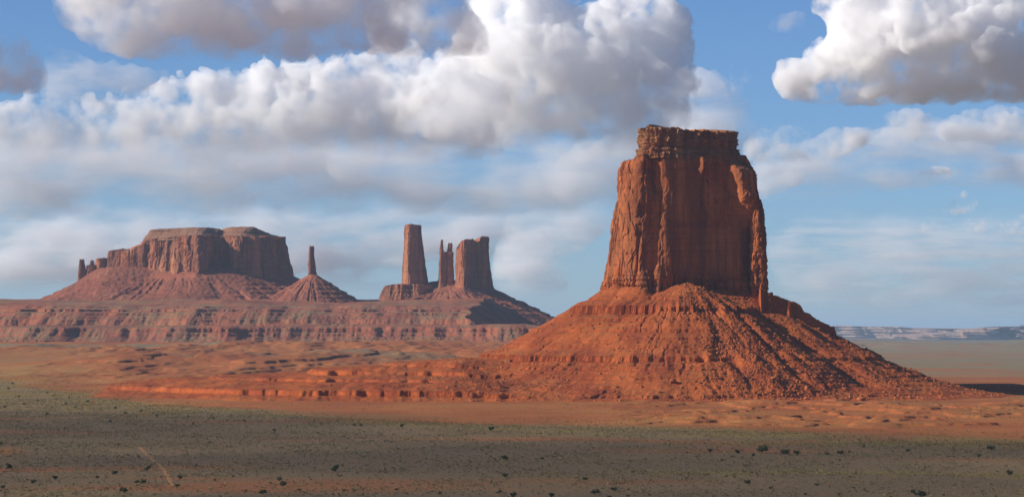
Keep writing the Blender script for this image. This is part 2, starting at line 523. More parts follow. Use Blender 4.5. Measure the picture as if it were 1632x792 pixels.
def talus_z(X, Y):
    """skirt of scree and shale ledges round the butte, running out to the left as a low bench"""
    x, y = X - BX, Y - BY
    d = np.maximum(sdist(FOOT, x, y), -30)
    ang = np.arctan2(y + 0.0, x)
    arc = ang * 160
    prof = np.interp(d, [-30, 0, 40, 90, 150, 200, 250, 300, 380], [138, 122, 96, 68, 39, 18, 5, -2, -10])
    # debris cone that buries the foot of the shaded wall
    ax, ay = 0.0, -36.0
    dc = np.hypot((x - ax), (y - ay) * .95)
    cone = 145 - .56 * np.sqrt(dc ** 2 + 24 ** 2) - 2.0 * np.abs(fbm(x / 40, y / 60, o=3, seed=83))
    # left corner apron
    left = 130 - .55 * np.hypot(x + 78, y + 12)
    base = np.maximum(np.maximum(prof, cone - 1.5), left)
    # gullies run downhill
    gl = ridged(arc / 13 + .5 * fbm(x / 50, y / 50, o=3, seed=84), d / 160, o=3, seed=85)
    base = base + 2.2 * fbm(arc / 24, d / 130, o=4, seed=78) * sst(5, 60, d)
    base = base - 1.5 * sst(.6, .98, gl) * sst(0, 60, d) * sst(-2, 14, base) * sst(-.3, .3, fbm(x / 70, y / 70, o=2, seed=79))
    base = base + 2.6 * fbm(x / 55, y / 55, o=4, seed=86)
    big = ridged(arc / 46 + .35 * fbm(x / 90, y / 90, o=2, seed=74), d / 420, o=2, seed=75)
    base = base - 4.2 * sst(.45, .95, big) * sst(10, 80, d) * sst(-2, 22, base) * sst(-60, 40, x)
    debris = np.clip(sst(.45, 1.1, 1.25 - np.abs(ang + 1.25) / .55 + .5 * fbm(x / 50, y / 50, o=3, seed=87)), 0, 1)
    # low bench running left
    px = 816 + F * X / Y
    topz = np.interp(px, [120, 170, 300, 450, 560, 700, 750, 800, 860, 950, 1050, 1150], [-9, 8, 18, 25, 32, 41, 44, 44, 44, 44, 44, 44])
    yf = np.interp(px, [120, 250, 430, 760], [3330, 3290, 3130, 3110]) + 34 * fbm(X / 110, X * 0 + 2, o=3, seed=88) + 16 * ridged(X / 46, Y / 200, o=2, seed=90) + 8 * fbm(X / 24, Y / 70, o=4, seed=73) - 10
    run = np.interp(Y - yf, [-20, 0, 20, 60, 110, 190, 420, 640], [-.6, 0, .22, .45, .6, 1.0, 1.0, -.4])
    bench = np.where(topz > 0, topz * run, topz - 4) + .9 * fbm(X / 40, Y / 40, o=3, seed=89)
    bench = terrace(bench + .5 * fbm(X / 26, Y / 26, o=3, seed=76), [(8, 6.5), (15, 2.6), (20, 3.4), (28, 5.4), (36, 5)], .95 * sst(-.7, -.2, fbm(X / 90, Y / 90, o=2, seed=77)), .3)
    bench = np.where(bench > base, base + (bench - base) * sst(900, 715, px), bench)
    z = np.maximum(base, bench)
    led = [(5, 3.5), (9.5, 3.2), (14.5, 3), (19, 2), (24, 3.5), (29, 2), (33.5, 3.2), (38, 2), (44, 9), (53, 2), (58, 3), (63, 1.8), (67, 2.6), (76, 4), (82, 2), (88, 3.2), (100, 10), (108, 2), (113, 3.2)]
    lm = np.clip(sst(-.45, .1, fbm(x / 60, y / 60, o=3, seed=92)) * (1 - .8 * debris) * (1 - .6 * sst(20, 110, x)), 0, 1)
    lm = np.where(bench > base, 0, lm)
    wig = 4.2 * fbm(arc / 15, d / 60, o=3, seed=72) * np.maximum(np.maximum(np.exp(-((z - 44) / 9) ** 2), np.exp(-((z - 100) / 9) ** 2)), .6 * np.exp(-((z - 9) / 5) ** 2)) * (bench < base)
    z = terrace(z + wig + 1.1 * fbm(x / 13, y / 13, o=3, seed=93), led, lm, .3)
    # ledgy spur on the right skyline
    ridge = np.interp(x, [92, 100, 136, 141, 162, 178, 181, 190], [124, 119, 106, 98, 86, 80, 62, 40]) + 1.2 * np.floor(2 * fbm(x / 9, y / 9, o=2, seed=94))
    rm = np.abs(y - 2 - .12 * (x - 100) - 6 * fbm(x / 14, x * 0, o=2, seed=95)) - np.interp(x, [90, 140, 185], [26, 22, 12])
    z = np.where((x > 88) & (x < 192), np.maximum(z, ridge - 2.2 * np.maximum(rm, 0)), z)
    # rubble roughness
    rb = fbm(x / 5.5, y / 5.5, o=3, seed=96, gain=.6)
    z = z + rb * (.3 + 1.2 * debris + .6 * sst(-20, 120, x) * (1 - debris)) * sst(-3, 6, z)
    return z, debris


X, Y = grid(-330 - 160, 640, 3020, 3720, 1.25)
Z, DEB = talus_z(X, Y)
GZ = ground_z(X, Y)
me = hf_mesh('talus_slope', X, Y, Z + GZ * .0, M['talus'], keep=(Z > GZ - 1.5))
obj('talus_slope', me, butte)

# ---------------------------------------------------------------- far group
K8 = 8000 / F
fx = lambda px, Y=8000.: (px - 816) * Y / F
fz = lambda row, Y=8000.: H + (HR - row) * Y / F


def bench_z(X, Y):
    px = 816 + F * X / Y
    yf = Y + 110 * fbm(X / 420, Y * 0, o=3, seed=101) + 45 * fbm(X / 70, Y / 420, o=4, seed=102)
    yf = yf - 90 * sst(380, 560, px) * sst(760, 600, px)
    z = np.interp(yf, [6880, 6960, 7030, 7085, 7180, 7215, 7330, 7440, 7820, 8300, 8900], [20, 48, 62, 84, 92, 104, 128, 140, 161, 168, 150])
    z = z + 7 * fbm(X / 260, Y / 260, o=3, seed=107) * sst(6960, 7200, yf)
    z = z - 2.2 * sst(.6, .98, ridged(X / 24 + .9 * fbm(X / 70, Y / 70, o=3, seed=104), Y / 120, o=3, seed=103)) * sst(-.2, .3, fbm(X / 120, Y / 120, o=2, seed=109)) * sst(6930, 7000, yf) * sst(7460, 7300, yf)
    z = z + 1.5 * fbm(X / 60, Y / 60, o=4, seed=105)
    lm = sst(-.15, .35, fbm(X / 170, Y / 130, o=3, seed=106))
    z = terrace(z, [(52, 3), (58, 3), (66, 5), (78, 11), (90, 4), (101, 4), (109, 3), (118, 4), (128, 6), (136, 4)], .2 + .75 * lm, .4)
    xe = np.interp(Y, [7050, 7400, 8000, 8600], [-250, -165, -40, 30]) + 25 * fbm(Y / 90, Y * 0, o=3, seed=108)
    lim = 166 - .6 * np.maximum(X - xe, 0) - 3 * ridged(Y / 40, X / 200, o=2, seed=110)
    z = np.minimum(z, np.maximum(lim, 92 + 3 * fbm(X / 60, Y / 60, o=3, seed=113)))
    fall = sst(1000, 830, px)
    z = 40 + (z - 40) * fall - 60 * sst(900, 1010, px)
    return z


X, Y = grid(-1900, 420, 6840, 8900, 3.2)
Z = bench_z(X, Y)
GZ = ground_z(X, Y)
tag(obj('bench_terrain', hf_mesh('bench_terrain', X, Y, Z, M['bench'], keep=(Z > GZ - 3))), 'banded red shale bench below the far mesas', 'terrain', kind='structure')


def skirt(name, parent, foot, ztop, slope, ledges, x0, x1, y0, y1, step, seed, extra=None, rough=2.0, floor=bench_z):
    X, Y = grid(x0, x1, y0, y1, step)
    d = np.maximum(sdist(foot, X, Y), -40)
    zt = ztop(X, Y) if callable(ztop) else ztop
    c = np.mean(np.asarray(foot), 0)
    arc = np.arctan2(Y - c[1], X - c[0]) * 260
    z = zt - slope * d * (1 - .00035 * np.clip(d, 0, 600))
    z = z - 6 * sst(.55, .95, ridged(arc / 50, d / 400, o=3, seed=seed)) * sst(0, 60, d)
    z = z + 4 * fbm(X / 70, Y / 70, o=4, seed=seed + 3)
    if extra: z = extra(X, Y, z)
    z = terrace(z, ledges, sst(-.45, .05, fbm(X / 130, Y / 130, o=2, seed=seed + 4)), .5)
    z = z + rough * fbm(X / 14, Y / 14, o=2, seed=seed + 5)
    G = floor(X, Y)
    obj(name, hf_mesh(name, X, Y, z, M['mesa_talus'], keep=(z > G - 4)), parent)


# long mesa on the left
mesa = thing('mesa', 'long flat-topped red mesa far off on the left, half sunlit', 'mesa', (fx(330), 8080, 160))
pp = lambda L: [(fx(p), 8000 + dy) for p, dy in L]
MF = pp([(330, 240), (240, 230), (211, 160), (209, 75), (240, 22), (285, -40), (318, -78), (328, -66), (346, 2), (364, 6), (371, -38), (384, -52), (400, -38), (430, 0), (455, 36), (461, 90), (452, 180), (400, 235)])
MR = pp([(330, 220), (246, 210), (217, 150), (216, 85), (244, 40), (288, -25), (317, -66), (325, -52), (346, 14), (364, 16), (371, -26), (384, -40), (398, -26), (428, 10), (450, 44), (453, 90), (446, 165), (398, 215)])
mesa_rim = lambda x, y, s: np.interp(816 + F * x / y, [214, 222, 250, 310, 330, 455], [fz(392), fz(384), fz(379), fz(376), fz(376), fz(377)]) + 3 * fbm(s / 40, s * 0, o=3, seed=111)
md = rockdisp(15, 42, 112, slab=.6, crack=.7, fine=.16)
V, Fc = cliff(MF, MR, 215, mesa_rim, 1300, 110, md, rounds=1, ease=.9, cap_noise=3)
obj('cliff', mesh_from('cliff', V, Fc, M['mesa_rock']), mesa)
inset = lambda L, q, c: [(c[0] + (x - c[0]) * q, c[1] + (y - c[1]) * q) for x, y in L]
cR = (fx(335), 8085)
CT = pp([(330, 150), (270, 150), (238, 120), (234, 80), (260, 66), (300, 30), (322, 20), (340, 60), (354, 60), (366, 46), (380, 34), (396, 30), (410, 46), (424, 70), (432, 90), (436, 120), (430, 140), (390, 150)])
cap_top = lambda x, y, s: np.interp(816 + F * x / y, [228, 240, 300, 349, 353, 360, 374, 405, 416, 440], [fz(369), fz(364), fz(362), fz(363), fz(368), fz(368), fz(361), fz(361), fz(366), fz(374)]) + 2 * fbm(s / 30, s * 0, o=3, seed=116)
V, Fc = cliff(inset(MR, .97, cR), CT, fz(383), cap_top, 900, 50, rockdisp(6, 30, 115, bed=.6, bed_h=9, slab=.4, crack=.3), rounds=1, cap_noise=2)
obj('cap_rock', mesh_from('cap_rock', V, Fc, M['mesa_cap']), mesa)
# lower shoulder and the pinnacles at its left end
SHF = pp([(190, 170), (168, 150), (157, 110), (158, 80), (172, 62), (195, 52), (222, 46), (240, 70), (230, 160)])
SHR = pp([(190, 150), (172, 135), (163, 108), (164, 92), (176, 78), (198, 68), (222, 62), (232, 80), (224, 140)])
sh_rim = lambda x, y, s: np.interp(816 + F * x / y, [160, 166, 178, 190, 208, 216, 230], [fz(404), fz(400), fz(399), fz(402), fz(400), fz(392), fz(388)]) + 5 * fbm(s / 22, s * 0, o=3, seed=118)
V, Fc = cliff(SHF, SHR, 205, sh_rim, 600, 70, rockdisp(9, 26, 117, slab=.5, crack=.6), rounds=1, cap_noise=3)
obj('shoulder', mesh_from('shoulder', V, Fc, M['mesa_rock']), mesa)


def needle(name, parent, px0, px1, row0, row1, Yc, seed, top0=None, top1=None, mat='mesa_rock', amp=3, ns=160, nz=70, jag=4, depth=1.0, rnd=2):
    """a rock finger between two columns of the picture, foot row0, tip row1"""
    c = (px0 + px1) / 2; w = (px1 - px0) / 2 * Yc / F
    t0 = px0 if top0 is None else top0; t1 = px1 if top1 is None else top1
    cx, tx, tw = fx(c, Yc), fx((t0 + t1) / 2, Yc), (t1 - t0) / 2 * Yc / F
    sh = [(.1, 1), (-.8, .7), (-1, .1), (-.62, -.85), (-.1, -.8), (.8, -.2), (1, .35), (.7, .9)]
    V, Fc = cliff([(cx + w * a, Yc + w * b * depth) for a, b in sh], [(tx + tw * a, Yc + tw * b * depth) for a, b in sh], fz(row0, Yc),
                  lambda x, y, s: fz(row1, Yc) + jag * fbm(s / (w * .9 + 2), s * 0, o=3, seed=seed + 9), ns, nz, rockdisp(amp, max(w, 6) * .9, seed, bed=.25, bed_h=12, slab=.5, crack=.5, fine=.2), rounds=rnd, cap_noise=1)
    return obj(name, mesh_from(name, V, Fc, M[mat]), parent)


needle('pinnacle', mesa, 122, 139, 452, 414, 8080, 121, 126, 135, jag=6)
needle('pinnacle', mesa, 134, 156, 452, 424, 8085, 122, 137, 154, jag=9)
needle('pinnacle', mesa, 140, 154, 452, 416, 8090, 123, 144, 150, jag=5)
needle('pinnacle', mesa, 148, 178, 452, 412, 8095, 125, 153, 172, jag=8)
led8 = [(168, 5), (180, 6), (192, 5), (204, 6), (216, 4)]
FT = pp([(330, 240), (240, 230), (150, 150), (128, 90), (130, 40), (170, 5), (240, 10), (318, -78), (384, -52), (461, 60), (461, 120), (400, 235)])
skirt('talus_slope', mesa, FT, lambda X, Y: np.interp(816 + F * X / Y, [120, 160, 210, 300, 460], [fz(443), fz(437), fz(436), fz(438), fz(438)]), .50, led8, fx(20), fx(560), 7680, 8420, 3.2, 131)

# lone thin spire on its own cone
sp = thing('rock_spire', 'lone needle of rock on a small cone right beside the long mesa', 'rock spire', (fx(497, 7880), 7880, 160))
needle('pinnacle', sp, 489, 507, 446, 418, 7880, 141, 490.5, 503, jag=3, ns=140, nz=40)
needle('pinnacle', sp, 490, 503, 425, 393, 7880, 143, 493, 500, jag=3, ns=120, nz=60, amp=2)
cxy = (fx(497, 7880), 7880)
FS = [(cxy[0] + 10 * math.cos(a), cxy[1] + 10 * math.sin(a)) for a in np.linspace(0, 2 * math.pi, 12, endpoint=False)]
skirt('talus_slope', sp, FS, fz(437, 7880), .62, [(166, 5), (178, 7), (191, 5), (203, 5)], fx(400, 7880), fx(600, 7880), 7690, 8060, 2.6, 145)

# square tower, twin fingers and castle butte
tower = thing('rock_tower', 'tall square-topped stone tower standing left of the twin fingers', 'rock tower', (fx(662), 8000, 160))
TF = pp([(668, 62), (646, 58), (638, 30), (641, 0), (648, -30), (656, -30), (676, 4), (686, 30), (684, 52)])
TR = pp([(662, 46), (650, 42), (644, 22), (645, 4), (649, -14), (656, -14), (668, 6), (673, 24), (671, 40)])
V, Fc = cliff(TF, TR, fz(458), lambda x, y, s: fz(359) + 3 * np.exp(-((x - fx(655)) / 12) ** 2) + 1.5 * fbm(s / 14, s * 0, o=2, seed=152), 420, 140, rockdisp(3.6, 20, 151, slab=.5, crack=.5, fine=.15), rounds=1, ease=.5, cap_noise=1)
obj('shaft', mesh_from('shaft', V, Fc, M['mesa_rock']), tower)
PF = pp([(650, 90), (615, 70), (603, 20), (606, -20), (622, -48), (660, -52), (692, -10), (705, 40), (690, 80)])
PR = pp([(650, 76), (622, 60), (612, 16), (614, -14), (628, -36), (660, -38), (686, -4), (698, 36), (684, 70)])
V, Fc = cliff(PF, PR, fz(484), lambda x, y, s: np.interp(816 + F * x / y, [606, 616, 622, 640, 690], [fz(463), fz(455), fz(454), fz(453), fz(455)]) + 2 * fbm(s / 18, s * 0, o=2, seed=155), 420, 60, rockdisp(6, 20, 154, bed=.3, bed_h=9), rounds=1, cap_noise=2)
obj('pedestal', mesh_from('pedestal', V, Fc, M['mesa_rock']), tower)
twin = thing('twin_spire', 'narrow pair of joined rock fingers between the square tower and the castle-like butte', 'rock spire', (fx(711), 8000, 160))
needle('pinnacle', twin, 698, 713, 462, 402, 8000, 161, 700, 712, jag=2)
needle('pinnacle', twin, 709, 725, 462, 402, 8005, 163, 710.5, 722.5, jag=2)
needle('pinnacle', twin, 700, 709, 410, 383, 8000, 165, 702, 706, jag=6, ns=110, nz=50, amp=2)
needle('pinnacle', twin, 711, 722, 410, 388, 8005, 167, 714, 721, jag=3, ns=110, nz=50, amp=2)
castle = thing('castle_butte', 'broad shaded butte with a ragged battlement top, right of the twin fingers', 'butte', (fx(756), 8000, 150))
CFo = pp([(755, 90), (735, 75), (724, 20), (726, -36), (736, -70), (748, -62), (765, -30), (782, 10), (794, 40), (786, 80)])
CRi = pp([(755, 70), (738, 57), (728, 16), (729, -28), (738, -56), (748, -50), (762, -24), (775, 6), (779, 32), (774, 62)])
c_rim = lambda x, y, s: np.interp(816 + F * x / y, [726, 731.5, 732.5, 736, 752, 757, 763, 765, 770, 779], [fz(398), fz(394), fz(387), fz(383), fz(381), fz(385), fz(385), fz(379), fz(376), fz(377)]) + 4 * np.floor(2 * fbm(s / 9, s * 0, o=2, seed=172)) / 2
V, Fc = cliff(CFo, CRi, fz(466), c_rim, 620, 120, rockdisp(5, 20, 171, slab=.6, crack=.7, fine=.15), rounds=1, ease=.38, cap_noise=1)
obj('cliff', mesh_from('cliff', V, Fc, M['mesa_rock']), castle)
FC = pp([(755, 85), (735, 70), (690, 70), (650, 70), (640, 30), (648, -10), (664, -20), (690, 0), (724, -20), (740, -70), (765, -30), (794, 40), (786, 85)])
skirt('talus_slope', castle, FC, lambda X, Y: np.interp(816 + F * X / Y, [600, 650, 700, 790], [fz(468), fz(466), fz(457), fz(462)]), .5, [(120, 5), (134, 6), (150, 5), (164, 5)], fx(560), fx(930), 7650, 8420, 3.0, 181)

# mesas on the horizon
def far_mesa(label, pts, Yc, rows, seed, mat):
    t = thing('distant_mesa', label, 'mesa', (fx((pts[0] + pts[1]) / 2, Yc), Yc, 0), 'pale mesas along the horizon')
    xs = np.linspace(pts[0], pts[1], 40)
    fr = [(fx(p, Yc), Yc + 700 * fbm(p / 30., seed * 1., o=3, seed=seed)) for p in xs]
    P = fr + [(fx(pts[1] + 20, Yc), Yc + 2500), (fx((pts[0] + pts[1]) / 2, Yc), Yc + 4000), (fx(pts[0] - 20, Yc), Yc + 2500)]
    P = P[-2:] + P[:-2]
    c = np.mean(P, 0)
    T = [(c[0] + (x - c[0]) * .985, y + 500 * (y < Yc + 1500)) for x, y in P]
    rim = lambda x, y, s: np.interp(816 + F * x / y, *rows) * 0 + fz(np.interp(816 + F * x / y, *rows), Yc) + 10 * fbm(s / 500, s * 0, o=3, seed=seed + 1)
    def dd(s, z, x, y, t_):
        D = rockdisp(160, 420, seed + 2, bed=.6, bed_h=28, slab=.5, crack=.5)(s, z, x, y, t_)
        return D
    V, Fc = cliff(P, T, -10, rim, 1400, 40, dd, rounds=1, ease=1.3, cap_noise=4)
    obj('cliff', mesh_from('cliff', V, Fc, mat), t)


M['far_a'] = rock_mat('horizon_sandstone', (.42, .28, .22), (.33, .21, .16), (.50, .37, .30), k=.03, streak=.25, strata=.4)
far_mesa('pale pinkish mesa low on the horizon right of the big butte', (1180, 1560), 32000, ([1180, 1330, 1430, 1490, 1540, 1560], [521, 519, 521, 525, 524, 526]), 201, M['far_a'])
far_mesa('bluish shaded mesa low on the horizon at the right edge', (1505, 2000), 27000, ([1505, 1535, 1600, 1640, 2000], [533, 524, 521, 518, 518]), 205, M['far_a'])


# ---------------------------------------------------------------- boulders and rubble
def ico(sub):
    bm = bmesh.new(); bmesh.ops.create_icosphere(bm, subdivisions=sub, radius=1)
    bm.verts.ensure_lookup_table()
    v = np.array([q.co[:] for q in bm.verts]); f = np.array([[a.index for a in q.verts] for q in bm.faces])
    bm.free()
    return v, f


def rock_shape(seed, sub=2):
    g = np.random.default_rng(seed)
    v, f = ico(sub)
    v = v * g.uniform(.7, 1.15, 3)
    for _ in range(9):
        n = g.normal(size=3); n /= np.linalg.norm(n)
        d = v @ n; c = g.uniform(.45, .75)
        v = v - np.maximum(d - c, 0)[:, None] * n
    return v + .05 * np.stack([perlin(v[:, 0] * 2 + i * 7, v[:, 1] * 2, v[:, 2] * 2, seed) for i in range(3)], 1), f


M['boulder'] = rock_mat('boulder_stone', (.36, .098, .03), (.20, .056, .024), (.44, .155, .06), k=4, streak=.2, strata=.15)
rg = np.random.default_rng(404)
protos = [mesh_from('boulder', *rock_shape(500 + i), M['boulder']) for i in range(10)]


def talus_points(n, seed, bias):
    g = np.random.default_rng(seed)
    x = g.uniform(BX - 300, BX + 380, n * 12); y = g.uniform(3060, 3420, n * 12)
    z, deb = talus_z(x, y)
    d = sdist(FOOT, x - BX, y - BY)
    cl = sst(-.1, .45, fbm(x / 34, y / 34, o=3, seed=seed + 1))
    w = (bias[0] + bias[1] * deb + bias[2] * sst(-30, 90, x - BX)) * (.15 + cl) * (z > .5) * (d > 3)
    k = g.uniform(0, 1, len(x)) < w
    return x[k][:n], y[k][:n], z[k][:n]


bx, by, bz = talus_points(230, 71, (.04, .34, .07))
size = np.clip(1.2 * rg.pareto(2.6, len(bx)) + 1.5, 1.5, 5.2)
for i in range(len(bx)):
    o = bpy.data.objects.new('boulder', protos[i % 10]); C.objects.link(o)
    o.location = (bx[i], by[i], bz[i] + size[i] * .25)
    o.scale = (size[i], size[i] * rg.uniform(.7, 1.1), size[i] * rg.uniform(.6, 1))
    o.rotation_euler = (rg.uniform(-.5, .5), rg.uniform(-.5, .5), rg.uniform(0, 6.3))
    tag(o, 'angular red sandstone boulder lying on the scree below the near butte', 'boulder', 'boulders on the butte scree')
rx_, ry_, rz_ = talus_points(12000, 72, (.09, .6, .10))
rv, rf = rock_shape(900, 1)
rs = np.clip(.6 * rg.pareto(2.2, len(rx_)) + .5, .5, 2.6)
ang = rg.uniform(0, 6.3, len(rx_)); ca, sa = np.cos(ang), np.sin(ang)
q = rv[None] * rs[:, None, None] * rg.uniform(.7, 1.2, (len(rx_), 1, 3))
V = np.stack([q[..., 0] * ca[:, None] - q[..., 1] * sa[:, None] + rx_[:, None], q[..., 0] * sa[:, None] + q[..., 1] * ca[:, None] + ry_[:, None], q[..., 2] + (rz_ + rs * .2)[:, None]], -1).reshape(-1, 3)
tag(obj('rubble', mesh_from('rubble', V, (rf[None] + (np.arange(len(rx_)) * len(rv))[:, None, None]).reshape(-1, 3), M['boulder'])), 'small broken red rock strewn over the scree', 'rubble', kind='stuff')

# ---------------------------------------------------------------- dirt track
tp = [(221, 711), (230, 720), (243, 732), (255, 742), (264, 753), (271, 764), (276, 774)]
tp = np.array([((p - 816) * H / (r - HR), H * F / (r - HR)) for p, r in tp])
tt = np.linspace(0, len(tp) - 1, 120)
cx_ = np.interp(tt, np.arange(len(tp)), tp[:, 0]); cy_ = np.interp(tt, np.arange(len(tp)), tp[:, 1])
wd = 1.4 * (1 + .5 * fbm(tt * 2, tt * 0, o=3, seed=61)) * np.minimum(1, np.minimum(tt, len(tp) - 1 - tt) * 2 + .2)
V = []
for sgn in (-1, -.4, .4, 1):
    x = cx_ + sgn * wd + .5 * fbm(tt * 5, tt * 0 + sgn * 3, o=2, seed=62); V.append(np.stack([x, cy_, ground_z(x, cy_) + .22 - .1 * abs(sgn)], 1))
V = np.stack(V, 1).reshape(-1, 3)
i = np.arange(119)
Fc = np.concatenate([np.stack([i * 4 + c_, i * 4 + c_ + 1, i * 4 + c_ + 5, i * 4 + c_ + 4], 1) for c_ in range(3)])
pm, nt, b = new_mat('track_sand')
nt.links.new(mixc(nt, ramp(nt, noise(nt, .3, detail=6), .35, .65), (.38, .22, .09), (.33, .165, .065)), b.inputs['Base Color'])
tag(obj('dirt_track', mesh_from('dirt_track', V, Fc, pm, True)), 'pale sandy track crossing the sage flat', 'track', kind='structure')

# ---------------------------------------------------------------- low brush
def leafy(name, tones, rough=.9):
    m, nt, b = new_mat(name)
    a = nd(nt, 'ShaderNodeAttribute'); a.attribute_name = 'tone'
    c = mixc(nt, a.outputs['Fac'], tones[0], tones[1])
    nt.links.new(mixc(nt, mul(nt, ramp(nt, noise(nt, .9, detail=3), .45, .65), .5), c, tones[2]), b.inputs['Base Color'])
    return m


def clumps(name, x, y, r, h, mat, seed, tris=9):
    g = np.random.default_rng(seed); n = len(x)
    d = g.normal(size=(n, tris, 3)); d /= np.linalg.norm(d, axis=2, keepdims=True); d[..., 2] = np.abs(d[..., 2])
    c = d * g.uniform(.35, .95, (n, tris, 1)) * np.stack([r, r, h], -1)[:, None]
    e = g.normal(size=(n, tris, 3, 3)); e /= np.linalg.norm(e, axis=3, keepdims=True)
    z = ground_z(x, y)
    V = c[:, :, None] + e * (r * .5)[:, None, None, None]
    V = V + np.stack([x, y, z + h * .15], -1)[:, None, None]
    V = V.reshape(-1, 3)
    me = mesh_from(name, V, np.arange(len(V)).reshape(-1, 3), mat)
    at = me.attributes.new('tone', 'FLOAT', 'POINT'); at.data.foreach_set('value', np.repeat(g.uniform(0, 1, n), tris * 3).astype(np.float32)[:len(me.vertices)])
    return me


def flat_points(n, seed, y0, y1):
    g = np.random.default_rng(seed)
    y = np.sqrt(g.uniform(y0 ** 2, y1 ** 2, n)); x = g.uniform(-.195, .195, n) * y
    return g, x, y


EDGE = lambda px: np.interp(px, [-400, 0, 120, 250, 500, 800, 1100, 1400, 1632, 2000], [5200, 4200, 3500, 2950, 2560, 2330, 2190, 2080, 2010, 2010])
g, x, y = flat_points(150000, 81, 1250, 3250)
px = 816 + F * x / y
k = (y < EDGE(px) + 120 * fbm(x / 200, y / 200, o=3, seed=82)) & (g.uniform(0, 1, len(x)) < .25 + .75 * sst(-.3, .3, fbm(x / 60, y / 110, o=4, seed=83)))
x, y = x[k], y[k]
r = g.uniform(.35, .8, len(x)) * (1 + (g.uniform(0, 1, len(x)) > .88) * .9)
tag(obj('sagebrush', clumps('sagebrush', x, y, r, r * .8, leafy('sage', ((.18, .15, .07), (.29, .22, .11), (.10, .085, .045))), 84)), 'grey-green sagebrush covering the shaded flat', 'sagebrush', kind='stuff')
g, x, y = flat_points(130000, 91, 1500, 4400)
px = 816 + F * x / y; row = HR + F * H / y
wdt = np.interp(px, [0, 330], [750, 100])
band = np.exp(-((y - EDGE(px) + .45 * wdt + 50 * fbm(x / 200, y / 200, o=3, seed=92)) / wdt) ** 2) + .9 * np.exp(-((row - 757 + (px - 1300) * -.004 + 3 * fbm(x / 90, y / 90, o=2, seed=93)) / 4.) ** 2) * sst(760, 1000, px) + .8 * np.exp(-((row - 705) / 3.) ** 2) * sst(1080, 1200, px)
k = g.uniform(0, 1, len(x)) < band * (.2 + .8 * sst(-.2, .3, fbm(x / 50, y / 80, o=3, seed=94)))
x, y = x[k], y[k]; r = g.uniform(.45, 1.1, len(x))
tag(obj('rabbitbrush', clumps('rabbitbrush', x, y, r, r * .8, leafy('yellow_brush', ((.27, .20, .055), (.19, .16, .05), (.11, .105, .04))), 95)), 'yellow-green brush along the edge of the shade', 'brush', kind='stuff')

g, x, y = flat_points(110000, 96, 2000, 4300)
px = 816 + F * x / y
tz, _d = talus_z(x, y)
k = (y > EDGE(px) - 60) & (tz < -1) & (g.uniform(0, 1, len(x)) < .06 + .8 * sst(.0, .55, fbm(x / 120, y / 260, o=4, seed=97)))
x, y = x[k], y[k]; r = g.uniform(.4, 1.0, len(x))
tag(obj('dry_grass', clumps('dry_grass', x, y, r, r * .7, leafy('dry_scrub', ((.33, .21, .07), (.22, .16, .06), (.15, .11, .05))), 98)), 'tan dry grass and scrub tufts on the sunlit red sand', 'grass', kind='stuff')

# ---------------------------------------------------------------- junipers and shrubs
M['juniper'] = leafy('juniper_foliage', ((.075, .09, .045), (.10, .115, .055), (.05, .06, .03)))
M['bark'], nt, b = new_mat('juniper_bark')
nt.links.new(mixc(nt, noise(nt, 3), (.16, .11, .08), (.08, .055, .04)), b.inputs['Base Color'])


def juniper_meshes(seed):
    """unit bush: 1 m wide, about .8 m tall: stem with limbs, and a ragged crown of small leaf sprays"""
    g = np.random.default_rng(seed)
    lobes = [(g.uniform(-.28, .28), g.uniform(-.28, .28), g.uniform(.25, .62), g.uniform(.14, .26)) for _ in range(9)]
    P = []
    for (a, b_, c, r) in lobes:
        n = 70
        d = g.normal(size=(n, 3)); d /= np.linalg.norm(d, axis=1, keepdims=True)
        P.append(np.array([a, b_, c]) + d * r * g.uniform(.5, 1.05, (n, 1)) * [1, 1, .85])
    P = np.concatenate(P); P[:, 2] = np.maximum(P[:, 2], .03)
    e = g.normal(size=(len(P), 4, 3)); e /= np.linalg.norm(e, axis=2, keepdims=True)
    e[:, 2:] = -e[:, :2] + .25 * e[:, 2:]
    V = (P[:, None] + e * g.uniform(.03, .065, (len(P), 1, 1))).reshape(-1, 3)
    cr = mesh_from('crown', V, np.arange(len(V)).reshape(-1, 4), M['juniper'])
    at = cr.attributes.new('tone', 'FLOAT', 'POINT'); at.data.foreach_set('value', np.repeat(g.uniform(0, 1, len(P)), 4).astype(np.float32)[:len(cr.vertices)])
    bm = bmesh.new()
    segs = [((0, 0, -.05), (.02, .01, .25), .045, .03)] + [((.02, .01, .2), l[:3], .026, .01) for l in lobes[:6]]
    for p, q_, r0, r1 in segs:
        p, q_ = Vector(p), Vector(q_); ax = (q_ - p).normalized(); u = ax.orthogonal().normalized(); w = ax.cross(u)
        ring = [[bm.verts.new(o_ + (u * math.cos(t) + w * math.sin(t)) * rr) for t in np.linspace(0, 2 * math.pi, 6, endpoint=False)] for o_, rr in ((p, r0), (q_, r1))]
        for t in range(6): bm.faces.new((ring[0][t], ring[0][(t + 1) % 6], ring[1][(t + 1) % 6], ring[1][t]))
    tr = bpy.data.meshes.new('trunk'); bm.to_mesh(tr); bm.free(); tr.materials.append(M['bark'])
    return cr, tr


